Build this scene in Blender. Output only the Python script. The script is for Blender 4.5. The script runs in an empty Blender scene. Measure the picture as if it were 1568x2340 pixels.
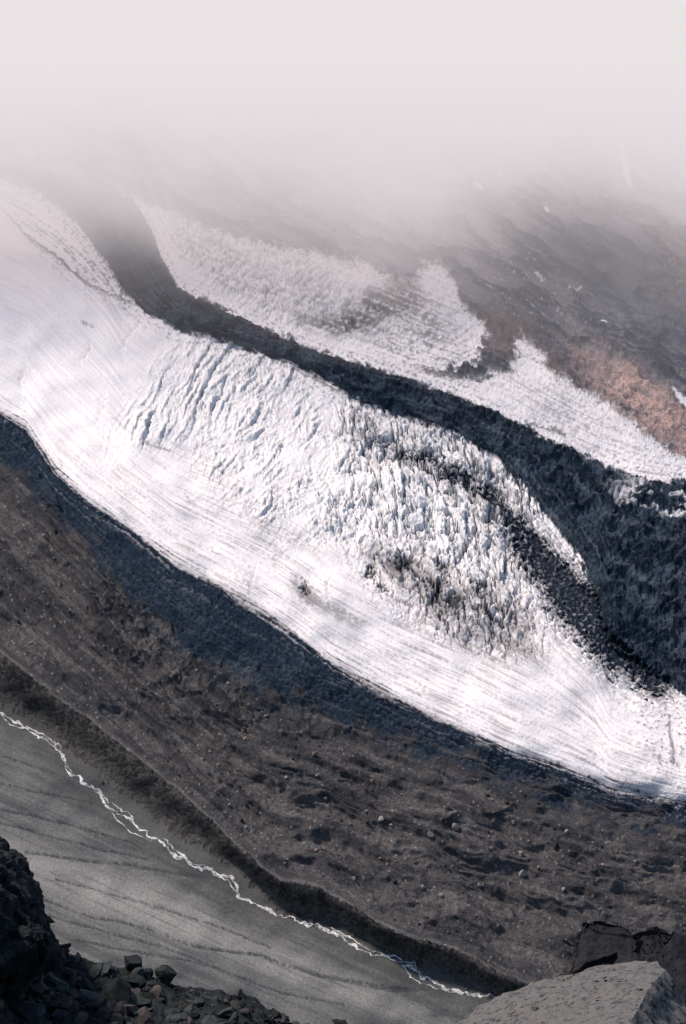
import bpy, bmesh, math, random
import numpy as np
from mathutils import Vector, Matrix, noise as mn
random.seed(7)
rs = np.random.RandomState(11)
scn = bpy.context.scene
col = scn.collection
scn.view_settings.view_transform = 'Standard'
scn.view_settings.look = 'None'
scn.view_settings.exposure = 0

# ------------------------------------------------------------------ camera
CZ = 400.0; PITCH = math.radians(17); TV = math.tan(math.radians(15)); W0, H0 = 1568.0, 2340.0
cam = bpy.data.cameras.new('camera'); cam.sensor_fit = 'VERTICAL'; cam.sensor_height = 24
cam.lens = 12/TV; cam.clip_end = 20000; cam.clip_start = 0.5
co = bpy.data.objects.new('camera', cam); col.objects.link(co)
co.location = (0, 0, CZ); co.rotation_euler = (math.radians(90)-PITCH, 0, 0)
scn.camera = co

def ray(P, Q):
    u = (P/W0-0.5)*2*TV*0.67; v = (0.5-Q/H0)*2*TV
    return u, math.cos(PITCH)+v*math.sin(PITCH), -math.sin(PITCH)+v*math.cos(PITCH)
SL, KX = 0.30, 0.12
def slope_point(P, Q, h):
    dx, dy, dz = ray(P, Q)
    t = (CZ+700*SL-h)/(SL*dy-KX*dx-dz)
    return dx*t, dy*t, CZ+dz*t
def near_point(P, Q, D):
    dx, dy, dz = ray(P, Q)
    return Vector((dx*D, dy*D, CZ+dz*D))

# ------------------------------------------------------------------ noise
PERM = rs.permutation(256).astype(np.int32)
ang = rs.rand(256)*2*np.pi
GX = np.cos(ang).astype(np.float32); GY = np.sin(ang).astype(np.float32)
def perlin(x, y, seed=0):
    x = np.asarray(x, np.float32)+seed*13.37; y = np.asarray(y, np.float32)+seed*7.91
    xi = np.floor(x).astype(np.int32); yi = np.floor(y).astype(np.int32)
    xf = x-xi; yf = y-yi
    u = xf*xf*xf*(xf*(xf*6-15)+10); v = yf*yf*yf*(yf*(yf*6-15)+10)
    a = PERM[(xi+seed*17) & 255]; b = PERM[(xi+1+seed*17) & 255]
    def g(p, iy, fx, fy):
        h = PERM[(p+iy) & 255]
        return GX[h]*fx+GY[h]*fy
    n0 = g(a, yi, xf, yf); n1 = g(b, yi, xf-1, yf)
    m0 = g(a, yi+1, xf, yf-1); m1 = g(b, yi+1, xf-1, yf-1)
    p = n0+u*(n1-n0); q = m0+u*(m1-m0)
    return (p+v*(q-p))*1.45
def fbm(x, y, o=4, seed=0, gain=.5):
    s = 0; a = 1; t = 0
    for i in range(o):
        s = s+a*perlin(x*2.03**i, y*2.03**i, seed+i*5); t += a; a *= gain
    return s/t
def ridged(x, y, o=4, seed=0, gain=.5):
    s = 0; a = 1; t = 0
    for i in range(o):
        n = 1-np.abs(perlin(x*2.03**i, y*2.03**i, seed+i*5)); s = s+a*n*n; t += a; a *= gain
    return s/t
def worley(x, y, seed=0):
    xi = np.floor(x).astype(np.int32); yi = np.floor(y).astype(np.int32)
    f1 = np.full(x.shape, 9., np.float32); f2 = f1.copy(); rid = np.zeros(x.shape, np.float32)
    for dx in (-1, 0, 1):
        for dy in (-1, 0, 1):
            h = PERM[(PERM[(xi+dx+seed) & 255]+yi+dy) & 255]
            h2 = PERM[(h+91+seed) & 255]
            d = np.hypot(xi+dx+.1+.8*h/255.-x, yi+dy+.1+.8*h2/255.-y)
            c = d < f1
            f2 = np.where(c, f1, np.minimum(f2, d)); rid = np.where(c, PERM[(h2+37) & 255]/255., rid)
            f1 = np.where(c, d, f1)
    return f1, f2, rid
def sm(a, b, x):
    t = np.clip((x-a)/(b-a), 0, 1); return t*t*(3-2*t)
def curve(pts):
    a = np.array(pts, float); return lambda p: np.interp(p, a[:, 0], a[:, 1])
def stroke(P, Q, pts):            # signed distance to a stroke of varying radius (x, y, r)
    out = np.full(P.shape, 1e4, np.float32)
    for (x0, y0, r0), (x1, y1, r1) in zip(pts[:-1], pts[1:]):
        dx, dy = x1-x0, y1-y0
        t = np.clip(((P-x0)*dx+(Q-y0)*dy)/(dx*dx+dy*dy+1e-6), 0, 1)
        out = np.minimum(out, np.hypot(P-x0-t*dx, Q-y0-t*dy)-(r0+t*(r1-r0)))
    return out
def poly_sd(P, Q, pts):           # signed distance to polygon, negative inside
    n = len(pts); d = np.full(P.shape, 1e9, np.float32); ins = np.zeros(P.shape, bool)
    for i in range(n):
        x0, y0 = pts[i]; x1, y1 = pts[(i+1) % n]; dx, dy = x1-x0, y1-y0
        t = np.clip(((P-x0)*dx+(Q-y0)*dy)/(dx*dx+dy*dy+1e-6), 0, 1)
        d = np.minimum(d, np.hypot(P-x0-t*dx, Q-y0-t*dy))
        c = ((y0 > Q) != (y1 > Q)) & (P < (x1-x0)*(Q-y0)/((y1-y0) if y1 != y0 else 1e-6)+x0)
        ins ^= c
    return np.where(ins, -d, d)
def blob(P, Q, cx, cy, rx, ry, a=0, soft=.45):
    ca, sa = math.cos(math.radians(a)), math.sin(math.radians(a))
    x = ((P-cx)*ca+(Q-cy)*sa)/rx; y = (-(P-cx)*sa+(Q-cy)*ca)/ry
    return 1-sm(1-soft, 1+soft, np.hypot(x, y))

# ------------------------------------------------------------------ guide lines of the slope
U0 = curve([(-900,-800),(0,-400),(784,0),(1568,450),(2470,900)])
MU = curve([(-900,-50),(-100,330),(150,400),(300,455),(345,520),(370,590),(405,650),(480,690),(560,725),(640,765),(740,805),(850,835),(950,870),(1050,905),(1150,945),(1250,1000),(1350,1050),(1450,1085),(1568,1105),(2470,1400)])
ML = curve([(-900,0),(-100,360),(60,430),(130,470),(190,530),(245,600),(280,665),(330,710),(400,750),(520,790),(640,820),(740,870),(800,905),(880,940),(960,965),(1050,1000),(1130,1050),(1200,1115),(1270,1200),(1320,1275),(1362,1350),(1390,1455),(1405,1475),(1500,1540),(1568,1590),(2470,2060)])
GL = curve([(-900,420),(0,940),(60,975),(130,1080),(200,1140),(300,1210),(400,1285),(520,1352),(600,1400),(680,1455),(760,1515),(900,1592),(1000,1640),(1150,1708),(1300,1762),(1420,1805),(1568,1835),(2470,2100)])
DB = curve([(-900,600),(0,1065),(100,1150),(200,1260),(300,1370),(400,1460),(500,1530),(600,1580),(800,1655),(1000,1725),(1200,1800),(1400,1862),(1568,1890),(2470,2180)])
MC = curve([(-900,1000),(0,1490),(100,1570),(200,1640),(300,1720),(400,1800),(480,1870),(560,1950),(640,2010),(740,2030),(800,2070),(860,2110),(960,2150),(1050,2170),(1150,2230),(1210,2250),(1568,2420),(2470,2800)])
MF = curve([(-900,1120),(0,1600),(100,1665),(200,1740),(300,1830),(400,1900),(480,1945),(560,2000),(640,2075),(740,2105),(860,2160),(960,2200),(1100,2265),(1210,2300),(1568,2470),(2470,2860)])
V1 = curve([(-900,1650),(0,1900),(60,1945),(300,1990),(480,2030),(600,2095),(1000,2262),(1210,2335),(1568,2500),(2470,2950)])
VB = curve([(-900,2300),(0,2600),(1568,3050),(2470,3300)])

cols = np.concatenate([np.arange(-900,-60,12), np.arange(-60,1630,1.8), np.arange(1632,2480,12)])
rows = np.concatenate([np.arange(-700,380,8), np.arange(380,2345,1.8), np.arange(2347,2800,12)])
P, Q = np.meshgrid(cols, rows); P = P.astype(np.float32); Q = Q.astype(np.float32)
R, Cn = P.shape
gs = [U0, MU, ML, GL, DB, MC, V1, VB]
ga = [g(cols)[None, :] for g in gs]
vals = [0, 700, 800, 1300, 1400, 1780, 1900, 2500]
S = np.zeros_like(P)
for i in range(len(gs)-1):
    a, b = ga[i], ga[i+1]
    f = (Q-a)/(b-a)
    lo = (f >= 0) if i else (f > -99)
    S = np.where(lo, vals[i]+np.clip(f, -9 if i == 0 else 0, 9 if i == len(gs)-2 else 1)*(vals[i+1]-vals[i]), S)
mu, ml, gl, db, mc, mf, v1 = [g(cols)[None, :]+0*P for g in (MU, ML, GL, DB, MC, MF, V1)]
S = S.astype(np.float32)

# warps
w1 = fbm(P*.012, Q*.016, 3, 1); w2 = fbm(P*.012, Q*.016, 3, 2)
fine = fbm(P*.11, Q*.14, 3, 3)
finer = perlin(P*.33, Q*.4, 4)
edge = fbm(P*.02, S*.05, 4, 5)
str1 = fbm(P*.005+w1*.2, S*.06+w2*.2, 4, 6)
str2 = fbm(P*.007+w1*.2, S*.15+w2*.3, 3, 7)
big = fbm(P*.004, Q*.006, 3, 8)
rough = fbm(P*.045, Q*.06, 5, 9, .6)
hum = ridged(P*.014+w1*.6, Q*.02+w2*.6, 5, 10, .55)
gul = ridged(P*.0034+w1*.15+fine*.01, S*.014+w2*.20, 4, 12, .5)

# ------------------------------------------------------------------ zone masks (0..1)
UG = [(270,440),(400,478),(480,525),(560,545),(640,562),(720,578),(800,597),(870,615),(900,640),(940,640),(965,595),(1010,600),(1035,640),(1060,700),(1100,740),(1112,780),(1092,818),(1060,835),(1010,850),(1090,868),(1150,850),(1182,800),(1190,762),(1230,800),(1250,840),(1330,890),(1400,930),(1460,980),(1520,1020),(1568,1052),(2470,1330),(2470,1600),(1568,1300),(1000,1100),(300,900),(200,700),(260,520)]
ug = poly_sd(P+edge*34+w1*16+fine*10, Q+fine*20+edge*20+rough*20+str2*10, UG)
right = sm(1000, 1250, P)
mu_j = mu+edge*18+fine*12+rough*14; ml_j = ml+edge*(18+14*right)+fine*(12+6*right)+rough*(11+6*right); gl_j = gl+edge*8+fine*6+rough*7
UICE = sm(9, -11, ug+finer*6)*sm(5, -5, Q-mu_j)
MICE = sm(-5, 5, Q-ml_j)*sm(14, -16, Q-gl_j-str2*40-fine*10)
BAND = [(815,990,-2),(860,1012,0),(900,1022,1),(980,1046,5),(1050,1085,11),(1110,1125,15),(1170,1195,20),(1230,1275,32),(1300,1362,48),(1400,1450,62),(1500,1540,45)]
bd = stroke(P+w1*14, Q+w2*14, BAND)+edge*24+fine*18+rough*28+str2*26
# --- ice fields
fA = np.clip(blob(P,Q,480,870,160,95,-35,.6)+blob(P,Q,350,960,120,50,-40,.6)*.6+blob(P,Q,600,830,90,50,25,.6), 0, 1)*(.55+.45*sm(-.4,.2,w2))
patch = sm(-.35, .25, w1+.5*rough)
fB = np.clip(blob(P,Q,620,960,190,130,25,.8)+blob(P,Q,760,1120,190,90,20,.8)+blob(P,Q,560,1090,110,80,20,.8)*.6+blob(P,Q,700,1210,120,60,20,.8)*.4, 0, 1)*(.22+.58*patch)
fC = np.clip(blob(P,Q,1000,1130,225,105,38,.75)+blob(P,Q,1080,1250,140,70,30,.7)+blob(P,Q,1110,1066,180,28,36,.4)+blob(P,Q,900,1010,120,36,28,.7)+blob(P,Q,810,1180,80,60,20,.8)*.4, 0, 1)
fC2 = np.clip(blob(P,Q,1050,1360,175,80,25,.8), 0, 1)
fD = np.clip(blob(P,Q,600,620,150,70,20,.7)+blob(P,Q,760,690,160,60,15,.7)*.8+blob(P,Q,470,550,140,50,40,.7)*.6+blob(P,Q,1000,740,100,60,60,.8)*.4, 0, 1)*UICE
warpx = P+w1*30+rough*9; warpy = Q+w2*30+fine*5
def slashes(a, across, along, seed, lo=.05, hi=.30, o=2, wx=None):
    ca, sa = math.cos(math.radians(a)), math.sin(math.radians(a))
    X_ = P+w1*12+fine*1.5; Y_ = Q+w2*12
    c_ = (X_*ca+Y_*sa)/across; l = (-X_*sa+Y_*ca)/along
    n = fbm(c_, l, o, seed)
    return 1-sm(lo, hi, np.abs(n)), n
def steps(a, space, along, seed, thr=-.05, jit=.35):
    """rows of tilted ice blocks: slow rise, then a steep drop; broken up along each row"""
    ca, sa = math.cos(math.radians(a)), math.sin(math.radians(a))
    low = fbm(P*.006, Q*.006, 2, seed)*1.4
    c_ = (P*ca+Q*sa)/space+low*20/space+w2*jit*.8+rough*jit*.35+fine*.12
    l = (-P*sa+Q*ca)/along
    k = np.floor(c_); f = c_-k
    amp = sm(thr, thr+.35, perlin(k*3.71+.5, l+k*.37, seed+3))
    prof = np.where(f < .86, f/.86, (1-f)/.14)
    crack = np.exp(-((f-.95)/.065)**2)
    return prof*amp, crack*amp
sA, kA = steps(33, 15, 60, 41, -.2, .45)
sA2, kA2 = steps(28, 38, 130, 43, -.05, .35)
sB, kB = steps(48, 15, 32, 45, -.1, .5)
sB2, kB2 = steps(12, 19, 30, 49, -.05, .5)
sB3, kB3 = steps(35, 33, 60, 50, -.0, .5)
sD, kD = steps(55, 15, 36, 53, -.15, .5)
sF, kF = steps(20, 90, 120, 57, .15, .3)
cm1, _ = slashes(40, 13, 45, 61, .0, .10); cm2, _ = slashes(5, 12, 30, 62, .0, .10)
sub = (fC+fC2+fB*.5+fD) > .01
def cells(sx, sy, seed, k=1.):
    f1 = np.ones_like(P); f2 = np.ones_like(P)*2; rid = np.zeros_like(P)
    cx_ = (warpx*.98-warpy*.12+fine*5*k)/sx; cy_ = (warpy-warpx*.50+fine*7*k+rough*8)/sy
    a1, a2, a3 = worley(cx_[sub], cy_[sub], seed)
    f1[sub] = a1; f2[sub] = a2; rid[sub] = a3
    return f1, f2, rid
f1, f2, rid = cells(25, 52, 5); g1, g2, rid2 = cells(10, 19, 6); h1, h2_, rid3 = cells(55, 85, 7)
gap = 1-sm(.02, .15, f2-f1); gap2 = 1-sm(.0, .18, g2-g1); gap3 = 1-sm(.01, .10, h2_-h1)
iceMask = np.clip(MICE+UICE, 0, 1)

# ------------------------------------------------------------------ heights
seg = lambda a, b: np.clip((Q-a)/(b-a), 0, 1)
sg = seg(ml, gl); sM = seg(mu, ml)
hb = 10*sg*(1-sg)*4*.7 + 7*np.sin(np.pi*sM)
back = sm(-190, 0, Q-mc)*(Q < mc); front = (1-sm(0, 1, (Q-mc)/(mf-mc)))*(Q >= mc)
hb = hb+14*(back+front)
hb = hb-6*np.exp(-((Q-db)/60)**2)+big*5
hb = hb+5*sm(0, 1, (Q-v1)/220.)
hb = hb-2.5*sm(20, -20, bd)*MICE
stream_pts = [(-300,1480),(-120,1570),(0,1630),(60,1660),(130,1710),(160,1770),(220,1810),(250,1850),(300,1880),(350,1920),(400,1950),(440,1975),(530,2005),(550,2050),(600,2080),(700,2110),(790,2145),(850,2175),(920,2205),(970,2235),(1030,2265),(1120,2280),(1250,2350),(1400,2440)]
ds = stroke(P, Q, [(x, y, 0) for x, y in stream_pts])
damp = sm(6, 50, ds)
FUR = [[(0,1790,.3),(110,1815,.7),(220,1838,.7),(310,1885,.3)],
       [(60,1948,.3),(180,1966,1.5),(300,1978,2),(430,2000,2),(535,2012,1)],
       [(90,2052,.3),(200,2092,1),(330,2120,1.2),(450,2165,1.5),(600,2185,1.5),(720,2228,2),(900,2262,4),(990,2262,1)],
       [(130,2010,.1),(300,2055,.3),(480,2110,.3),(620,2165,.1)],
       [(0,1850,.1),(160,1885,.3),(300,1925,.3),(420,1990,.1)],
       [(180,2150,.1),(330,2178,.5),(480,2205,.5),(640,2268,.5),(800,2300,.3)],
       [(0,1725,.1),(140,1772,.4),(230,1838,.1)],
       [(0,1880,.1),(90,1905,.3),(220,1938,.3),(340,1965,.1)],
       [(110,2090,.1),(240,2130,.3),(360,2160,.3),(520,2220,.1)]]
fur = np.zeros_like(P)
for k, f in enumerate(FUR):
    d = stroke(P, Q+w2*4+fine*4+rough*4, f)
    fur = np.maximum(fur, np.exp(-np.clip(d, 0, None)**2/5.))
valley = sm(-3, 6, Q-mf-fine*8-rough*34-w1*26)
mcj = mc+rough*7+fine*2+w2*8
faceM = sm(-1.5, 1.5, Q-mcj)*(1-valley)
brown = sm(-45, 40, Q-db-edge*90-rough*45-w1*60-fine*20)*(1-sm(-1.5, 1.5, Q-mcj))
hb = hb+(gul-.5)*4.5*brown*sm(0, 90, mc-Q)
darkb = sm(0, 10, Q-gl_j)*(1-brown)*(Q < mc)
upper = (1-UICE)*(Q < mu_j)
medial = (Q >= mu_j)*sm(5, -5, Q-ml_j)
bandM = sm(5, -5, bd)*MICE
left_h = blob(P,Q,450,1500,260,110,30)
nearc = sm(0, 40, mc-Q)
dl = (Q-P*.46)
vl = fbm(P*.003, dl*.04+w2*.06, 4, 81); vl2 = fbm(P*.004, dl*.15+w2*.08+fine*.05, 3, 83)
groove = ridged((P+Q*.35)*.03+w1*.9, Q*.010, 4, 77)
thin = 1-sm(0,.13,np.abs(fbm(P*.0022+w1*.05, S*.085+w2*.14, 3, 51)))
thin2 = 1-sm(0,.18,np.abs(fbm(P*.0030+w1*.08, S*.16+w2*.2, 2, 52)))

hs = np.zeros_like(P)
hs += brown*nearc*(rough*.7+(hum-.5)*(1.0+4.5*left_h)+(gul-.5)*5.0+str1*1.8+finer*.12+fine*.22+str2*.25)
hs += darkb*(rough*1.5+(gul-.5)*3.0+(hum-.5)*2.0+finer*.35+fine*.7+str2*.8)
hs += medial*(rough*2.6+(hum-.5)*(3.4+3.0*right)+finer*.5+fine*1.4+str1*2.6+str2*.8)
rib = ridged(P*.007+w1*.3, S*.020+w2*.4, 5, 31, .5)
hs += upper*(rough*1.6+(rib-.5)*9+(hum-.5)*2.0+fine*.5)
hs += faceM*(rough*1.2+fine*.4+(groove-.5)*1.4)
hs += valley*damp*(rough*.12+vl*.35+vl2*.12-fur*.5+finer*.05)
cmx = np.maximum(cm1, cm2)
ice_h = str1*.7+str2*.3+finer*.07+fine*.12-thin*.14-thin2*.08
ice_h += fA*(sA*1.4-kA*1.0+sA2*1.6-kA2*1.6+rough*.5-cmx*.6+fine*.3)
ice_h += fB*(sB*1.2-kB*.9+(sB2*1.0-kB2*.7)*sm(-.3,.3,w2)+(sB3*1.8-kB3*1.5)+rough*.8+(rid2-.5)*.8-cmx*1.0)
tower = (rid-.35)*4.2*(1-gap)-gap*5.0+(rid3-.5)*3.2-gap3*2.8+(rid2-.5)*1.3-gap2*1.0+(.55-f1)*1.0+fine*.8+finer*.4
tmod = sm(-.70,.0,w1+.5*rough)
ice_h += fC*tower*tmod
ice_h += fC2*tower*.7*(1-fC)
ice_h += fD*(sD*1.9-kD*1.4+rough*.9+(rid2-.5)*.7+(sB3*1.4-kB3*1.4)-cmx*.9)+UICE*(-cmx*.35+rough*.5)
ice_h -= kF*.5*(1-fC)
hs += iceMask*ice_h*(1-.6*bandM)
hs += bandM*(rough*1.6+(hum-.5)*2+fine*.6)
HOLES = [(928,1282,30,19),(848,1305,11,18),(872,1338,20,8),(998,1352,14,24),(1040,1378,14,22),(1098,1352,20,14),(700,1345,12,14),(805,742,24,7),(860,700,16,6),(1120,1410,22,10),(1010,1290,14,10),(965,1330,14,14)]
holes = np.zeros_like(P)
for (x, y, rx, ry) in HOLES:
    holes = np.maximum(holes, blob(P+fine*26+w1*20, Q+rough*38+fine*14, x, y, rx, ry, 25, .35))
hs -= holes*2.2*iceMask

X, Y, Z = slope_point(P.astype(np.float64), Q.astype(np.float64), hb.astype(np.float64))
Z = Z+hs

# ------------------------------------------------------------------ base colours (albedo), with some painted light and shade
def C3(*c): return np.array(c, np.float32)
def mix(a, b, t): return a+(b-a)*t[..., None]
zero3 = np.zeros(P.shape+(3,), np.float32)
ub = mix(C3(.185,.178,.195)+zero3, C3(.040,.053,.076), sm(.35, .75, rib+fine*.25+str1*.3))
ub = mix(ub, C3(.33,.31,.32), sm(.10, .6, str2+big*.5+fine*.3)*.5)
ub = mix(ub, C3(.050,.072,.11), blob(P,Q,1480,640,260,110,35,.7)*.55)
pink = np.clip(blob(P,Q,1480,930,190,55,38,.6), 0, 1)*sm(-.7,.2,edge+fine*.5)
ub = mix(ub, C3(.56,.385,.335), pink*.95)
brn = np.clip(blob(P,Q,1150,765,85,55,30,.6)+blob(P,Q,1260,850,120,28,38,.6), 0, 1)
ub = mix(ub, C3(.165,.132,.126), brn*.8)
rust = blob(P,Q,1565,600,70,110,0,.7)*sm(-.1,.4,rough+fine*.4)
ub = mix(ub, C3(.32,.20,.16), rust*.55)
snow = np.maximum.reduce([sm(3,-3,stroke(P+fine*7,Q+rough*12,s_)) for s_ in ([(1085,425,4),(1100,438,6)],[(1420,330,5),(1432,400,8),(1440,420,4)],[(1225,628,3),(1245,636,0)],[(1375,742,4),(1392,752,2)],[(1248,478,5),(1252,482,4)],[(1535,890,2),(1580,930,12)],[(1300,652,1),(1330,660,1)],[(1500,300,3),(1560,340,3)],[(1140,395,3),(1146,398,3)])])
snow = np.maximum(snow, sm(.10,.40,str2+fine*.4)*blob(P,Q,1520,1150,110,45,15,.5)*.8)
snow = np.maximum(snow, sm(.30,.6,fine+str2*.6)*blob(P,Q,1180,640,180,70,30,.6)*.4)
md = mix(C3(.034,.053,.076)+zero3, C3(.007,.014,.025), sm(.35,.75,hum+fine*.35))
md = mix(md, C3(.18,.197,.23), sm(.15,.6,fine*.7+rough*.5)*.55)
md = mix(md, C3(.12,.135,.16), sm(.05,.5,str2)*.5)
md = mix(md, C3(.20,.21,.235), sm(700, 480, Q)*.45)  # haze painted in: rubble stripe paler towards the mist
dk = mix(C3(.014,.025,.042)+zero3, C3(.060,.072,.094), sm(-.1,.6,str2*.8+fine*.8+rough*.4)*.7)
dk = mix(dk, C3(.38,.36,.37), (sm(.10,.45,str2+.3*fine)*sm(70,0,Q-gl_j)*.55))
br = mix(C3(.090,.082,.081)+zero3, C3(.038,.037,.040), sm(.40,.80,hum*.25+gul*.75+fine*.10))
br = mix(br, C3(.142,.130,.125), sm(.0,.55,str1*1.0+fine*.25+rough*.25)*.6)
br = mix(br, C3(.035,.035,.039), sm(.10,.5,-str1+big*.6)*.5)
br = mix(br, C3(.022,.026,.033), left_h*sm(.50,.8,hum)*.85)
br = mix(br, C3(.20,.182,.17), sm(12,0,mcj-Q)*.55)  # lit rim painted along the moraine crest
f1b, f2b, rb = worley(P/7.5+fine*.2, Q/6.5, 9)
peb = sm(.34,.20,f1b)*(rb > .94)
pebc = np.where((PERM[(rb*255).astype(int)] % 3 == 0)[..., None], C3(.25,.17,.135), C3(.30,.28,.265))
br = br*(1-(peb*.6)[..., None])+pebc*(peb*.6)[..., None]
br = br*(1+.20*finer+.18*fine)[..., None]
fup = np.clip((Q-mcj)/(mf-mc+1), 0, 1)
fc = mix(C3(.020,.020,.021)+zero3, C3(.075,.069,.064), sm(-.35,.6,fine*.8+rough*.8+(groove-.5)*.9))  # ridge face turned from the light, its shade painted as a darker tone
fc = mix(fc, C3(.085,.078,.072), sm(.35,1.0,fup+rough*.5)*.6)
fc = fc*(1+.3*finer)[..., None]
va = mix(C3(.150,.146,.138)+zero3, C3(.098,.099,.095), sm(-.1,.4,vl*.9+big*.4))
va = mix(va, C3(.31,.292,.268), np.clip(sm(.1,.6,-vl+.2*fine)*.30+1.0*blob(P,Q,240,2035,330,48,20,.8)+.7*blob(P,Q,700,2230,300,32,20,.8),0,1)*.8)
va = mix(va, C3(.070,.074,.073), sm(.05,.35,vl2)*.45*sm(-.6,.2,w1))
va = mix(va, C3(.045,.049,.052), np.clip(fur*.75*sm(-.5,.2,fine+rough), 0, 1))
va = mix(va, C3(.075,.076,.072), (1-sm(10,75,ds+rough*40))*.6)
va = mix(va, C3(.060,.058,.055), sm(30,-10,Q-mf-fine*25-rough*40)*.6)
va = va*(1+.20*finer+.18*fine)[..., None]
# ice
ice = mix(C3(.93,.868,.850)+zero3, C3(.81,.725,.71), sm(-.1,.6,str1)*.5)
lowI = sm(.25,.80,sg)*sm(60,450,P)
ice = mix(ice, C3(.34,.275,.265), thin*(.12+.55*lowI)*sm(-.5,.35,w2+fine*.9))
ice = mix(ice, C3(.32,.265,.255), thin2*(.12+.46*lowI)*sm(-.4,.4,w1+fine*1.0))
ice = mix(ice, C3(.22,.185,.185), sm(.02,.5,str2+.3*fine)*sm(120,0,gl_j-Q)*.6)
topd = np.clip(blob(P,Q,150,560,190,50,42,.6)+blob(P,Q,950,760,130,90,60,.6)*(UICE>.2)+blob(P,Q,640,670,220,50,25,.6)*.6+blob(P,Q,1350,980,260,40,30,.6)*.7+blob(P,Q,420,520,120,60,30,.6)*.6, 0, 1)
ice = mix(ice, C3(.20,.175,.18), topd*sm(-.10,.30,str2*.7+fine*.6+rough*.4)*.75)
blue = np.clip(fA*np.maximum(kA,kA2)+fB*np.maximum(np.maximum(kB,kB2),kB3)*.9+fC*np.maximum(np.maximum(gap,gap2*.5),gap3)+fD*kD+cmx*(fA+fB+fD)*.4, 0, 1)
ice = mix(ice, C3(.56,.67,.69), blue*.65)
ice = mix(ice, C3(.085,.100,.115), np.clip(fA*sm(.6,1,kA)*.28+fA*sm(.6,1,kA2)*.50+fC*sm(.6,1,np.maximum(gap,gap3))*.8*sm(-.7,.0,w1+.5*rough)+fC2*sm(.5,1,gap)*.6+fB*sm(.6,1,kB)*.30+fB*sm(.6,1,kB3)*.42+fB*sm(.7,1,kB2)*.25+fD*sm(.6,1,kD)*.5+fD*sm(.6,1,kB3)*.4+sm(.6,1,kF)*.22*(1-fC)*sm(.15,.5,sg)+cmx*(fB+fD+.3*fA)*.22, 0, 1))  # dirt tint in cracks and gaps, also standing in for their shade
sw = stroke(P+w1*34+rough*20, Q+w2*26+fine*14, [(870,1270,4),(950,1315,22),(1010,1365,42),(1090,1410,58),(1150,1448,52),(1215,1494,12)])
sw2 = stroke(P+w1*20+rough*14, Q+w2*16+fine*10, [(675,1330,6),(700,1362,26),(745,1390,14),(820,1430,2)])
sw3 = stroke(P+w1*30+rough*14, Q+w2*20, [(700,730,8),(780,745,24),(860,700,34),(930,680,38)])
blk = .60+.40*np.clip(np.maximum(gap, gap2*.6)+(rid3 < .5), 0, 1)
swm = np.clip(sm(50,-20,sw)*1.1*blk+sm(20,-18,sw2)*.8+sm(26,-22,sw3)*.9, 0, 1)*sm(-.8,.15,str2*.9+fine*.5+.8*rough)
ice = mix(ice, C3(.075,.070,.071), swm*.88)
ice = mix(ice, C3(.012,.015,.021), holes*.94)
lines = np.zeros_like(P)
for s_ in ([(10,485,2),(60,535,2),(130,585,3),(200,650,2),(300,690,3)],[(620,815,1),(720,868,2),(800,905,3),(900,945,2)],[(680,840,1),(760,885,2),(830,925,1)],[(190,738,2),(212,742,1)],[(330,1012,2),(390,1030,2)],[(1150,1400,1),(1250,1390,3),(1330,1440,2)],[(1380,1500,2),(1450,1530,3),(1500,1560,1)],[(1530,1650,3),(1540,1745,4)],[(1508,1720,1),(1512,1750,2)],[(632,1240,1),(628,1300,0)],[(568,1290,0),(570,1360,1)],[(512,1120,0),(510,1170,0)],[(760,765,2),(840,735,4),(900,700,3)],[(970,845,6),(1040,858,9),(1110,850,8)],[(1200,965,2),(1290,992,5)],[(640,1180,0),(690,1130,1)],[(300,980,0),(350,930,1)],[(380,1000,0),(470,930,1)],[(780,1240,1),(800,1300,0)],[(425,1135,1),(450,1150,1)]):
    lines = np.maximum(lines, sm(3,-3,stroke(P+fine*12+w1*8,Q+fine*12+rough*10,s_)))
ice = mix(ice, C3(.10,.095,.10), lines*.8)
speck = sm(.14,.5,fine+.35*finer+.3*str2)*np.clip(sm(60,4,np.abs(Q-ml_j))+sm(50,4,-ug)*(Q<mu)+sm(50,3,mu_j-Q)*(Q<mu)+blob(P,Q,1540,1690,80,90,0)+blob(P,Q,1270,1230,90,60,45)+blob(P,Q,1340,1310,60,90,45)+blob(P,Q,1480,1600,120,50,30)*.8, 0, 1)
ice = mix(ice, C3(.11,.108,.115), speck*.85)
ice = mix(ice, C3(.016,.024,.037), sm(10,-10,bd)*(1-.35*sm(.1,.5,fine+.3*finer)))
ice = mix(ice, C3(.15,.152,.165), np.clip(sm(90,0,bd)*sm(-.3,.3,fine*.7+rough+.8*str2)*.7, 0, 1)*(1-sm(10,-10,bd)))

isB = (Q < mu_j)
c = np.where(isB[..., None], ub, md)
c = np.where((Q > (ml_j+gl_j)/2)[..., None], dk, c)
c = mix(c, br, brown*(Q > gl_j))
c = np.where((Q > mc-30)[..., None], mix(br, fc, sm(-1.5,1.5,Q-mcj)), c)
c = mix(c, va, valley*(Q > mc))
c = mix(c, C3(.82,.79,.80)+zero3, snow*(1-iceMask))
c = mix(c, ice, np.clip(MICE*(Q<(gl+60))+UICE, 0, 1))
grit = (1+.28*finer+.2*fine)
nov = (1-.75*iceMask)*(1-.7*valley)*(1-.4*brown)
c = np.clip(c*(1+(grit-1)*nov)[..., None], .006, .94)

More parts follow.
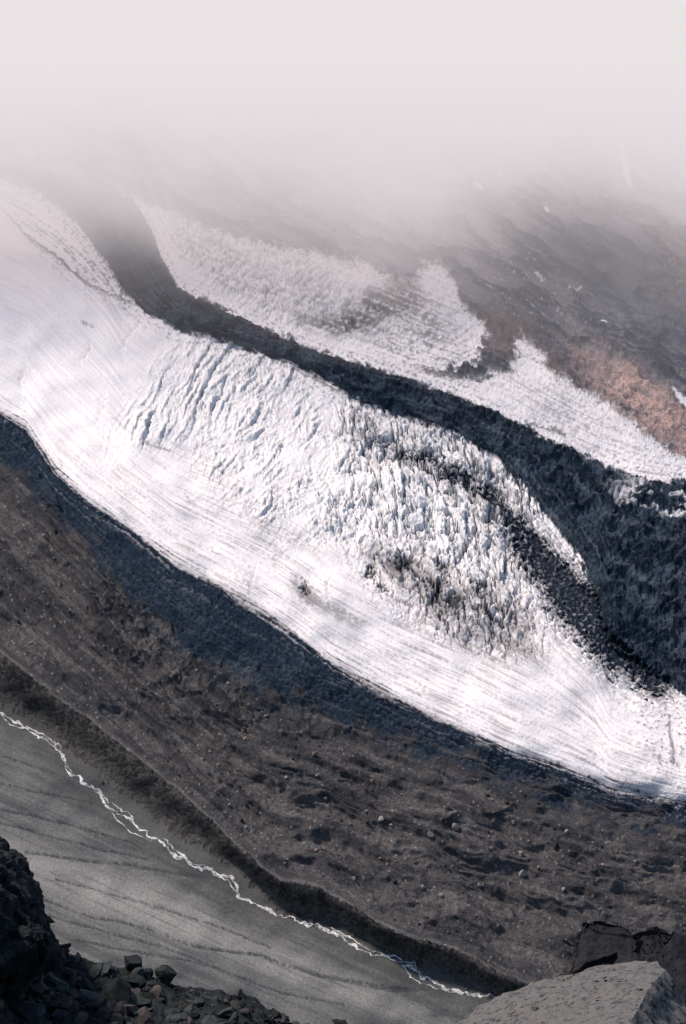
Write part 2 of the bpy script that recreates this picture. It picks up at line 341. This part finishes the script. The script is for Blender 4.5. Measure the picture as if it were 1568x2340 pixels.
# ------------------------------------------------------------------ zones -> meshes
Pf = (P[:-1,:-1]+P[1:,1:])/2; Qf = (Q[:-1,:-1]+Q[1:,1:])/2
cut = lambda a: a[:-1,:-1]
zone = np.zeros(Pf.shape, int)
zone[(cut(ug) < 0)] = 1
zone[Qf > cut(mu_j)] = 2
zone[Qf > cut(ml_j)] = 3
zone[(cut(bd) < 0) & (zone == 3)] = 2
zone[Qf > cut(gl_j)] = 4
zone[Qf > cut(mcj)] = 5
zone[(Qf > cut(mcj)) & (cut(valley) > .5)] = 6

def nodes(name, build):
    m = bpy.data.materials.new(name); m.use_nodes = True
    nt = m.node_tree; nt.nodes.clear(); build(nt); return m
def ground_mat(name, rough_, bump, nscale, amp, spec=.2):
    def b(nt):
        N = nt.nodes.new; L = nt.links.new
        out = N('ShaderNodeOutputMaterial'); bs = N('ShaderNodeBsdfPrincipled')
        at = N('ShaderNodeAttribute'); at.attribute_name = 'tint'
        geo = N('ShaderNodeNewGeometry')
        n1 = N('ShaderNodeTexNoise'); n1.inputs['Scale'].default_value = nscale; n1.inputs['Detail'].default_value = 4; n1.inputs['Roughness'].default_value = .75
        L(geo.outputs['Position'], n1.inputs['Vector'])
        mr = N('ShaderNodeMapRange'); mr.inputs['From Min'].default_value = .3; mr.inputs['From Max'].default_value = .7
        mr.inputs['To Min'].default_value = 1-amp; mr.inputs['To Max'].default_value = 1+amp
        L(n1.outputs['Fac'], mr.inputs['Value'])
        mx = N('ShaderNodeVectorMath'); mx.operation = 'SCALE'
        L(at.outputs['Color'], mx.inputs[0]); L(mr.outputs[0], mx.inputs['Scale'])
        L(mx.outputs[0], bs.inputs['Base Color'])
        bu = N('ShaderNodeBump'); bu.inputs['Strength'].default_value = bump; bu.inputs['Distance'].default_value = .8
        L(n1.outputs['Fac'], bu.inputs['Height']); L(bu.outputs[0], bs.inputs['Normal'])
        bs.inputs['Roughness'].default_value = rough_; bs.inputs['Specular IOR Level'].default_value = spec
        L(bs.outputs[0], out.inputs[0])
    return nodes(name, b)
m_rock = ground_mat('scree', .95, .9, .9, .42, .1)
m_ice = ground_mat('glacier_ice', .7, .4, .7, .05, .25)
m_grav = ground_mat('gravel', .95, .5, 1.3, .26, .1)

V = np.stack([X, Y, Z], -1).reshape(-1, 3).astype(np.float32)
CA = np.concatenate([c, np.ones(P.shape+(1,), np.float32)], -1).reshape(-1, 4).astype(np.float32)
idx = np.arange(R*Cn).reshape(R, Cn)
quads = np.stack([idx[:-1,:-1], idx[1:,:-1], idx[1:,1:], idx[:-1,1:]], -1)
def sub_mesh(name, mask, mat, label, cat):
    q = quads[mask]
    u, inv = np.unique(q.ravel(), return_inverse=True)
    me = bpy.data.meshes.new(name)
    me.vertices.add(len(u)); me.vertices.foreach_set('co', V[u].ravel())
    me.loops.add(q.size); me.loops.foreach_set('vertex_index', inv.astype(np.int32).ravel())
    me.polygons.add(len(q)); me.polygons.foreach_set('loop_start', np.arange(0, q.size, 4, dtype=np.int32))
    me.polygons.foreach_set('use_smooth', np.ones(len(q), bool))
    me.update(calc_edges=True)
    a = me.color_attributes.new('tint', 'FLOAT_COLOR', 'POINT'); a.data.foreach_set('color', CA[u].ravel())
    me.materials.append(mat)
    o = bpy.data.objects.new(name, me); col.objects.link(o)
    o['kind'] = 'structure'; o['label'] = label; o['category'] = cat
    return o
sub_mesh('mountain_slope', zone == 0, m_rock, 'grey brown rocky mountainside fading up into mist above the upper glacier', 'mountain')
sub_mesh('upper_glacier', zone == 1, m_ice, 'smaller white glacier lobes beyond the dark medial moraine stripe', 'glacier')
sub_mesh('medial_moraine', zone == 2, m_rock, 'long dark rubble stripe running between the two white glaciers', 'moraine')
sub_mesh('main_glacier', zone == 3, m_ice, 'broad white glacier with crevasses and ice towers sweeping down to the right', 'glacier')
sub_mesh('debris_slope', zone == 4, m_rock, 'dark brown and blue black debris slope below the main glacier', 'slope')
sub_mesh('moraine_face', zone == 5, m_rock, 'steep dark face of the moraine ridge above the stream', 'moraine')
sub_mesh('valley_floor', zone == 6, m_grav, 'grey furrowed gravel fans of the valley floor beside the stream', 'ground')

G = V.reshape(R, Cn, 3)
def ground_at(p, q):
    fi = np.interp(q, rows, np.arange(R)); fj = np.interp(p, cols, np.arange(Cn))
    i = int(min(fi, R-2)); j = int(min(fj, Cn-2)); a = fi-i; b = fj-j
    return (G[i,j]*(1-a)*(1-b)+G[i+1,j]*a*(1-b)+G[i,j+1]*(1-a)*b+G[i+1,j+1]*a*b).astype(float)

# ------------------------------------------------------------------ stream
def b_water(nt):
    N = nt.nodes.new; L = nt.links.new
    out = N('ShaderNodeOutputMaterial'); bs = N('ShaderNodeBsdfPrincipled'); geo = N('ShaderNodeNewGeometry')
    n = N('ShaderNodeTexNoise'); n.inputs['Scale'].default_value = .30; n.inputs['Detail'].default_value = 6; n.inputs['Roughness'].default_value = .75
    L(geo.outputs['Position'], n.inputs['Vector'])
    r = N('ShaderNodeValToRGB'); r.color_ramp.elements[0].position = .40; r.color_ramp.elements[0].color = (.12,.12,.118,1)
    r.color_ramp.elements[1].position = .58; r.color_ramp.elements[1].color = (.76,.73,.71,1)
    L(n.outputs['Fac'], r.inputs[0]); L(r.outputs[0], bs.inputs['Base Color']); bs.inputs['Roughness'].default_value = .45
    L(bs.outputs[0], out.inputs[0])
m_water = nodes('white_water', b_water)
sv, sf = [], []
def ribbon(pts, w, seed, amp):
    pts = np.array(pts, float)
    d = np.r_[0, np.cumsum(np.hypot(*np.diff(pts, axis=0).T))]
    t = np.arange(0, d[-1], 2.0)
    x = np.interp(t, d, pts[:,0]); y = np.interp(t, d, pts[:,1])
    n1 = fbm(t*.035, t*0+3.3, 4, seed, .5); n2 = fbm(t*.035, t*0+9.1, 4, seed+3, .5)
    env = np.minimum(1, np.minimum(t, d[-1]-t)/30)
    x = x+n1*amp*env; y = y+n2*amp*env
    ww = w*np.clip(.85+2.0*fbm(t*.05, t*0+5, 3, seed+9), .25, 2.2)*(.4+.6*env)
    tx = np.gradient(x); ty = np.gradient(y); l = np.hypot(tx, ty)+1e-6; nx, ny = -ty/l, tx/l
    b0 = len(sv)
    for k in range(len(t)):
        for s_ in (-1, 0, 1):
            g = ground_at(x[k]+nx[k]*ww[k]*s_, y[k]+ny[k]*ww[k]*s_)
            sv.append((g[0], g[1], g[2]+(.35 if s_ == 0 else .12)))
    for k in range(len(t)-1):
        for s_ in (0, 1):
            a = b0+k*3+s_; sf.append((a, a+1, a+4, a+3))
ribbon(stream_pts, 2.6, 61, 18)
ribbon([(60,1660),(110,1685),(150,1730),(165,1775)], 1.3, 63, 18)
ribbon([(215,1808),(262,1838),(305,1872),(300,1885)], 1.4, 65, 14)
ribbon([(340,1912),(385,1925),(402,1945),(440,1975)], 1.5, 67, 14)
ribbon([(250,1850),(290,1895),(350,1925)], 1.2, 69, 10)
ribbon([(440,1975),(480,1985),(520,2015),(550,2050)], 1.4, 71, 12)
ribbon([(700,2110),(760,2125),(820,2155),(850,2175)], 1.2, 73, 10)
ribbon([(850,2175),(900,2185),(945,2205),(970,2235)], 1.4, 75, 12)
ribbon([(920,2205),(940,2235),(1000,2262),(1060,2272)], 1.2, 77, 10)
ribbon([(0,1630),(25,1660),(70,1672),(130,1710)], 1.1, 79, 10)
me = bpy.data.meshes.new('stream'); me.from_pydata(sv, [], sf); me.materials.append(m_water)
for p_ in me.polygons: p_.use_smooth = True
o = bpy.data.objects.new('stream', me); col.objects.link(o)
o['kind'] = 'structure'; o['label'] = 'thin braided white meltwater stream winding down the valley floor'; o['category'] = 'stream'

# ------------------------------------------------------------------ rocks
def rock_mat(name, ca, cb, top=None, scale=1.2):
    def b(nt):
        N = nt.nodes.new; L = nt.links.new
        out = N('ShaderNodeOutputMaterial'); bs = N('ShaderNodeBsdfPrincipled'); tc = N('ShaderNodeNewGeometry')
        n = N('ShaderNodeTexNoise'); n.inputs['Scale'].default_value = scale; n.inputs['Detail'].default_value = 8; n.inputs['Roughness'].default_value = .7
        L(tc.outputs['Position'], n.inputs['Vector'])
        r = N('ShaderNodeValToRGB'); r.color_ramp.elements[0].position = .35; r.color_ramp.elements[0].color = (*ca, 1)
        r.color_ramp.elements[1].position = .68; r.color_ramp.elements[1].color = (*cb, 1)
        L(n.outputs['Fac'], r.inputs[0]); colr = r.outputs[0]
        if top:
            sp = N('ShaderNodeSeparateXYZ'); L(tc.outputs['Normal'], sp.inputs[0])
            n3 = N('ShaderNodeTexNoise'); n3.inputs['Scale'].default_value = scale*3.5; n3.inputs['Detail'].default_value = 7; n3.inputs['Roughness'].default_value = .8
            L(tc.outputs['Position'], n3.inputs['Vector'])
            r3 = N('ShaderNodeValToRGB'); r3.color_ramp.elements[0].position = .38; r3.color_ramp.elements[0].color = (*[v*.2 for v in top], 1)
            r3.color_ramp.elements[1].position = .50; r3.color_ramp.elements[1].color = (*top, 1)
            L(n3.outputs['Fac'], r3.inputs[0])
            mr = N('ShaderNodeMapRange'); mr.inputs['From Min'].default_value = .35; mr.inputs['From Max'].default_value = .6
            L(sp.outputs['Z'], mr.inputs['Value'])
            mx = N('ShaderNodeMix'); mx.data_type = 'RGBA'
            L(mr.outputs[0], mx.inputs['Factor']); L(colr, mx.inputs[6]); L(r3.outputs[0], mx.inputs[7]); colr = mx.outputs[2]
        L(colr, bs.inputs['Base Color'])
        bu = N('ShaderNodeBump'); bu.inputs['Strength'].default_value = .8; bu.inputs['Distance'].default_value = .15/scale
        L(n.outputs['Fac'], bu.inputs['Height']); L(bu.outputs[0], bs.inputs['Normal'])
        bs.inputs['Roughness'].default_value = .9; bs.inputs['Specular IOR Level'].default_value = .2
        L(bs.outputs[0], out.inputs[0])
    return nodes(name, b)
m_black = rock_mat('black_rock', (.007,.009,.010), (.030,.035,.035), None, 1.5)
m_green = rock_mat('greenish_rock', (.018,.024,.023), (.072,.084,.078), None, 1.5)
m_red = rock_mat('reddish_rock', (.040,.032,.030), (.100,.082,.077), None, 1.5)
m_pale = rock_mat('sunlit_top_rock', (.006,.007,.008), (.020,.020,.021), (.140,.129,.122), .55)  # sunlit top and shaded sides painted in by face normal
m_crag = rock_mat('dark_crag', (.009,.010,.012), (.027,.027,.030), None, .25)
m_bg = rock_mat('grey_boulder', (.15,.14,.13), (.34,.31,.29), None, .8)
m_bo = rock_mat('rusty_boulder', (.14,.09,.065), (.32,.21,.165), None, .8)
m_bd = rock_mat('dark_boulder', (.012,.012,.014), (.04,.038,.04), None, .8)

def rock_mesh(name, seed, mat, sub=3, cuts=12):
    r = random.Random(seed); bm = bmesh.new()
    bmesh.ops.create_icosphere(bm, subdivisions=sub, radius=1)
    planes = []
    for _ in range(cuts):
        n = Vector((r.gauss(0,1), r.gauss(0,1), r.gauss(0,1))).normalized(); planes.append((n, r.uniform(.3,.75)))
    for v in bm.verts:
        for n, d in planes:
            k = v.co.dot(n)-d
            if k > 0: v.co -= n*k
        v.co += v.co.normalized()*mn.fractal(v.co*2.3+Vector((seed,0,0)), 1., 2., 4)*.05
    me = bpy.data.meshes.new(name); bm.to_mesh(me); bm.free(); me.materials.append(mat)
    return me
def hull(name, pts, mat, label, cat, cuts=5, amp=.6, fr=.25, seed=0, blocky=1.0, rug=.7):
    bm = bmesh.new()
    for p_ in pts: bm.verts.new(p_)
    r_ = bmesh.ops.convex_hull(bm, input=bm.verts)
    bmesh.ops.delete(bm, geom=[g for g in r_['geom_interior'] if isinstance(g, bmesh.types.BMVert)], context='VERTS')
    bmesh.ops.triangulate(bm, faces=bm.faces)
    for k in range(cuts):
        L = max(e.calc_length() for e in bm.edges)
        es = [e for e in bm.edges if e.calc_length() > L*.45]
        bmesh.ops.subdivide_edges(bm, edges=es, cuts=1)
        bmesh.ops.triangulate(bm, faces=[f for f in bm.faces if len(f.verts) > 3])
    bmesh.ops.recalc_face_normals(bm, faces=bm.faces); bm.normal_update()
    nrm = [v.normal.copy() for v in bm.verts]
    for v, n in zip(bm.verts, nrm):
        q = v.co*fr+Vector((seed*3.1, 0, 0))
        d_, p_ = mn.voronoi(q*1.6)
        v.co += n*amp*((mn.cell(Vector(p_[0])*7.3)-.5)*blocky+mn.fractal(q*2, .9, 2., 6)*rug)
    me = bpy.data.meshes.new(name); bm.to_mesh(me); bm.free(); me.materials.append(mat)
    o = bpy.data.objects.new(name, me); col.objects.link(o); o['label'] = label; o['category'] = cat
    return o

lib = {}
for kind, m in (('grey', m_bg), ('rusty', m_bo), ('dark', m_bd)):
    lib[kind] = [rock_mesh('boulder', 100+i+len(lib)*10, m, 2, 9) for i in range(3)]
rb_ = random.Random(5)
LB = {'grey': 'pale grey boulder lying scattered on the brown debris slope', 'rusty': 'rust coloured boulder lying scattered on the brown debris slope', 'dark': 'dark boulder lying scattered on the brown debris slope'}
BIG = [(983,1915,13,'grey'),(870,1878,9,'grey'),(1195,2000,13,'grey'),(1040,1893,10,'grey'),(720,1735,8,'rusty'),(847,1840,8,'rusty'),(1268,1940,10,'dark'),(1190,1945,8,'grey'),(1010,2050,8,'grey')]
SPECIAL = ['largest pale grey boulder in the middle of the lower debris slope', 'pale boulder just left of and above the largest grey boulder', 'large pale boulder low on the right of the debris slope above the dark crag', 'flat pale boulder right of and above the largest grey boulder', 'rust coloured boulder highest on the middle of the debris slope', 'rusty boulder directly above the pale pair of boulders', 'dark boulder near the right end of the debris slope', 'pale boulder beside the dark boulder on the right of the slope', 'small pale boulder below the largest grey boulder']
pts_b = list(BIG)
while len(pts_b) < 180:
    p_ = rb_.uniform(20, 1540); lo = DB(p_)+20; hi = MC(p_)-12
    q_ = rb_.uniform(lo, min(hi, 2330))
    if p_ < 500 and rb_.random() < .4: continue
    pts_b.append((p_, q_, rb_.choice([2.8,3.2,3.6,4,5,6]), rb_.choice(['grey','grey','rusty','dark'])))
for k, (p_, q_, s_, kd) in enumerate(pts_b):
    o = bpy.data.objects.new('boulder', rb_.choice(lib[kd])); col.objects.link(o)
    g = ground_at(p_, q_); px = .000229*math.hypot(g[1], g[2]-CZ)
    r_ = s_*px; o.location = (g[0], g[1], g[2]+r_*.45)
    o.scale = (r_*rb_.uniform(.9,1.4), r_, r_*rb_.uniform(.7,1)); o.rotation_euler = (rb_.random()*6, rb_.random()*6, rb_.random()*6)
    o['category'] = 'boulder'
    if k < 9: o['label'] = SPECIAL[k]
    else: o['label'] = LB[kd]; o['group'] = kd+' boulders scattered on the debris slope'

# near ledge of dark rubble at bottom left
FL = curve([(-700,1650),(-100,1880),(0,2040),(60,2110),(110,2150),(200,2195),(300,2220),(400,2248),(560,2275),(620,2308),(700,2352),(800,2430),(1000,2560),(2300,2750)])
def rmf(v): return mn.ridged_multi_fractal(Vector((v.x*.35, v.y*.35, 1.7)), 1., 2., 6, 1., 2.)
def ledge_base(p_, w):
    f = float(FL(p_))
    if w >= 0: return near_point(p_, f+w*(3000-f), 82-40*w)
    return near_point(p_, f, 82)+Vector((0, -w*45, w*110))
MEAN = sum(rmf(ledge_base(i*13 % 700, (i % 10)*.05)) for i in range(300))/300
def ledge_pos(p_, w):
    v = ledge_base(p_, w)
    v.z += (rmf(v)-MEAN)*.28+mn.fractal(v*1.6, .8, 2., 4)*.2
    return v
lv, lf = [], []
pc = list(np.arange(-700,-200,20))+list(np.arange(-200, 860, 3.5))+list(np.arange(860,2300,30))
wc = [-1,-.7,-.45,-.25,-.12,-.05]+list(np.linspace(0,.6,150))+list(np.linspace(.65,1,8))
for w in wc:
    for p_ in pc: lv.append(ledge_pos(p_, w))
n = len(pc)
for i in range(len(wc)-1):
    for j in range(n-1): lf.append((i*n+j, i*n+j+1, (i+1)*n+j+1, (i+1)*n+j))
me = bpy.data.meshes.new('rocky_ledge'); me.from_pydata(lv, [], lf); me.materials.append(m_black)
o = bpy.data.objects.new('rocky_ledge', me); col.objects.link(o); o['kind'] = 'structure'
o['label'] = 'black rubble covered ledge in the bottom left foreground'; o['category'] = 'ground'

def hp(lst, D, depth, drop):
    out = []
    for p_, q_, dd in lst: out.append(near_point(p_, q_, D+dd))
    for p_, q_, dd in lst[::2]: out.append(near_point(p_, q_, D+dd)+Vector((0, depth, -drop)))
    return out
hull('rock_outcrop', hp([(-170,1860,4),(-30,1905,4),(-5,1925,3),(16,1975,2),(36,2015,1),(52,2055,0),(45,2110,-1),(0,2150,-4),(-150,2150,-4),(-60,2010,-6)], 72, 6, 4), m_black, 'tall black rock outcrop rising at the left edge of the foreground', 'rock', 9, .42, .6, 1, .6)
hull('rock_outcrop', hp([(-40,2050,1),(45,2085,1),(78,2100,0),(104,2128,0),(90,2160,-1),(0,2200,-3),(-60,2190,-2)], 70, 5, 4), m_black, 'black sloping rock below the tall outcrop at the left edge', 'rock', 9, .34, .7, 2, .6)

fg = {}
for kd, m in (('black', m_black), ('greenish', m_green), ('reddish', m_red)):
    fg[kd] = [rock_mesh('rock', 300+i+20*len(fg), m, 4, 12) for i in range(5)]
def put_rock(p_, q_, s_, kd, label, group=None, rr=rb_, tall=1.0):
    f = float(FL(p_)); w = max(0, (q_-f)/(3000-f))
    v = ledge_pos(p_, w) if q_ >= f else near_point(p_, q_, 82)
    px = .000229*(82-40*w)
    o = bpy.data.objects.new('rock', rr.choice(fg[kd])); col.objects.link(o)
    r_ = s_*px; o.location = v+Vector((0, 0, r_*.15)); o.scale = (r_*rr.uniform(1.0,1.7), r_*rr.uniform(1.,1.4), r_*rr.uniform(.6,1.05)*tall)
    o.rotation_euler = (rr.uniform(-.7,.7), rr.uniform(-.7,.7), rr.random()*6)
    o['label'] = label; o['category'] = 'rock'
    if group: o['group'] = group
put_rock(305,2205,24,'black','black pointed rock standing on the ledge crest left of the small knob',None,rb_,2.1)
put_rock(382,2228,22,'black','small black knob of rock perched on the ledge crest',None,rb_,1.6)
put_rock(240,2220,24,'black','low black rock on the ledge crest left of the pointed rock')
put_rock(338,2225,13,'greenish','little greenish rock leaning beside the pointed black rock')
put_rock(775,2342,20,'black','lone dark flat rock at the bottom edge right of the ledge',None,rb_,.35)
put_rock(95,2275,40,'reddish','large reddish slab in the bottom left rubble',None,rb_,.7)
put_rock(70,2160,40,'black','largest black block below the outcrop in the bottom left corner')
put_rock(150,2225,34,'black','big black block right of the largest block')
put_rock(30,2230,38,'black','black block at the left edge under the largest block')
put_rock(215,2300,36,'greenish','large greenish grey rock in the middle of the bottom rubble',None,rb_,.8)
put_rock(60,2325,38,'greenish','greenish rock in the very bottom left corner')
put_rock(300,2310,32,'reddish','reddish grey rock at the bottom of the rubble left of centre',None,rb_,.8)
rf = random.Random(21)
for k in range(290):
    p_ = rf.uniform(-20, 700); f = float(FL(p_)); q_ = rf.uniform(f+4, 2350) if f < 2345 else f+4
    s_ = rf.choice([7,8,10,12,14,18,26])*(1.15 if p_ < 350 else .7)
    kd = rf.choice(['black','black','greenish','reddish','greenish','black'])
    put_rock(p_, q_, s_, kd, kd+' angular rock lying among the rubble of the foreground ledge', kd+' rocks in the foreground rubble', rf)

# boulder at bottom right, sunlit top and shaded side painted in
A = [near_point(*t) for t in ((1000,2372,128),(1150,2268,131),(1250,2236,132),(1330,2222,132),(1450,2196,131),(1500,2199,129),(1522,2217,126),(1480,2262,119),(1430,2360,110),(1380,2520,102),(820,2720,104),(1600,2330,124),(1650,2600,118))]
A += [a+Vector((0, 6, -25)) for a in A[:6]]
hull('sunlit_top_boulder', A, m_pale, 'huge boulder with painted sunlit top and shaded right side in the bottom right corner', 'boulder', 12, .45, .22, 5, .04)
B = [near_point(*t) for t in ((1302,2200,300),(1312,2140,300),(1326,2094,303),(1375,2094,304),(1440,2112,303),(1475,2150,300),(1500,2240,290),(1350,2230,290),(1290,2260,295))]
B += [b+Vector((0, 30, -90)) for b in B[:6]]+[b+Vector((0, -6, -60)) for b in B[6:]]
hull('rock_crag', B, m_crag, 'black craggy rock rising behind the huge sunlit-painted boulder on its left', 'rock', 10, 1.7, .10, 6, .8, .4)
B = [near_point(*t) for t in ((1400,2200,285),(1440,2125,290),(1500,2108,292),(1540,2125,292),(1600,2165,290),(1800,2250,285),(1800,2450,270),(1450,2300,275))]
B += [b+Vector((0, 30, -90)) for b in B]
hull('rock_crag', B, m_crag, 'black craggy rock at the right edge behind the huge sunlit-painted boulder', 'rock', 10, 1.7, .10, 8, .8, .4)

# ------------------------------------------------------------------ mist
def b_fog(nt):
    N = nt.nodes.new; L = nt.links.new
    out = N('ShaderNodeOutputMaterial'); geo = N('ShaderNodeNewGeometry'); sp = N('ShaderNodeSeparateXYZ'); L(geo.outputs['Position'], sp.inputs[0])
    n = N('ShaderNodeTexNoise'); n.inputs['Scale'].default_value = .005; n.inputs['Detail'].default_value = 3
    L(geo.outputs['Position'], n.inputs['Vector'])
    def M(op, a, b):
        m = N('ShaderNodeMath'); m.operation = op
        for k, v in enumerate((a, b)):
            if isinstance(v, (int, float)): m.inputs[k].default_value = v
            else: L(v, m.inputs[k])
        return m.outputs[0]
    d = M('ADD', sp.outputs['Y'], M('MULTIPLY', M('SUBTRACT', n.outputs['Fac'], .5), 460))
    d = M('ADD', d, M('MULTIPLY', sp.outputs['X'], -.24))
    mr = N('ShaderNodeMapRange'); mr.interpolation_type = 'SMOOTHSTEP'; mr.inputs['From Min'].default_value = 1180; mr.inputs['From Max'].default_value = 1610
    mr.inputs['To Min'].default_value = 0; mr.inputs['To Max'].default_value = .026; L(d, mr.inputs['Value'])
    dens = M('ADD', mr.outputs[0], .0013)
    mz = N('ShaderNodeMapRange'); mz.inputs['From Min'].default_value = 180; mz.inputs['From Max'].default_value = 315; L(sp.outputs['Z'], mz.inputs['Value'])
    cm = N('ShaderNodeMix'); cm.data_type = 'RGBA'; L(mz.outputs[0], cm.inputs['Factor'])
    cm.inputs[6].default_value = (.72,.645,.67,1); cm.inputs[7].default_value = (.825,.77,.785,1)
    ab = N('ShaderNodeVolumeAbsorption'); ab.inputs['Color'].default_value = (0,0,0,1); L(dens, ab.inputs['Density'])
    em = N('ShaderNodeEmission'); L(cm.outputs[2], em.inputs['Color']); L(dens, em.inputs['Strength'])  # mist glows by itself, standing in for daylight scattered in it
    ad = N('ShaderNodeAddShader'); L(ab.outputs[0], ad.inputs[0]); L(em.outputs[0], ad.inputs[1]); L(ad.outputs[0], out.inputs['Volume'])
m_fog = nodes('mist', b_fog)
bm = bmesh.new(); bmesh.ops.create_cube(bm, size=1)
for v in bm.verts: v.co = Vector((v.co.x*2600, 1140+(v.co.y+.5)*1300, -100+(v.co.z+.5)*485))
me = bpy.data.meshes.new('mist'); bm.to_mesh(me); bm.free(); me.materials.append(m_fog)
o = bpy.data.objects.new('mist', me); col.objects.link(o); o['kind'] = 'structure'; o['label'] = 'pale pinkish mist hiding the top of the mountain'; o['category'] = 'mist'

# ------------------------------------------------------------------ light
EL, AZ = math.radians(54), math.radians(-66)
w = bpy.data.worlds.new('World'); scn.world = w; w.use_nodes = True
nt = w.node_tree; sky = nt.nodes.new('ShaderNodeTexSky'); sky.sky_type = 'NISHITA'; sky.sun_disc = False
sky.sun_elevation = EL; sky.sun_rotation = AZ; sky.altitude = 2500; sky.dust_density = 6
bg = nt.nodes['Background']; bg.inputs['Strength'].default_value = .15
nt.links.new(sky.outputs[0], bg.inputs['Color'])
sd = bpy.data.lights.new('sun', 'SUN'); sd.energy = 4.1; sd.angle = math.radians(7); sd.color = (1,.905,.82)
so = bpy.data.objects.new('sun', sd); col.objects.link(so)
dv = Vector((math.sin(AZ)*math.cos(EL), math.cos(AZ)*math.cos(EL), math.sin(EL)))
so.rotation_euler = dv.to_track_quat('Z', 'Y').to_euler()
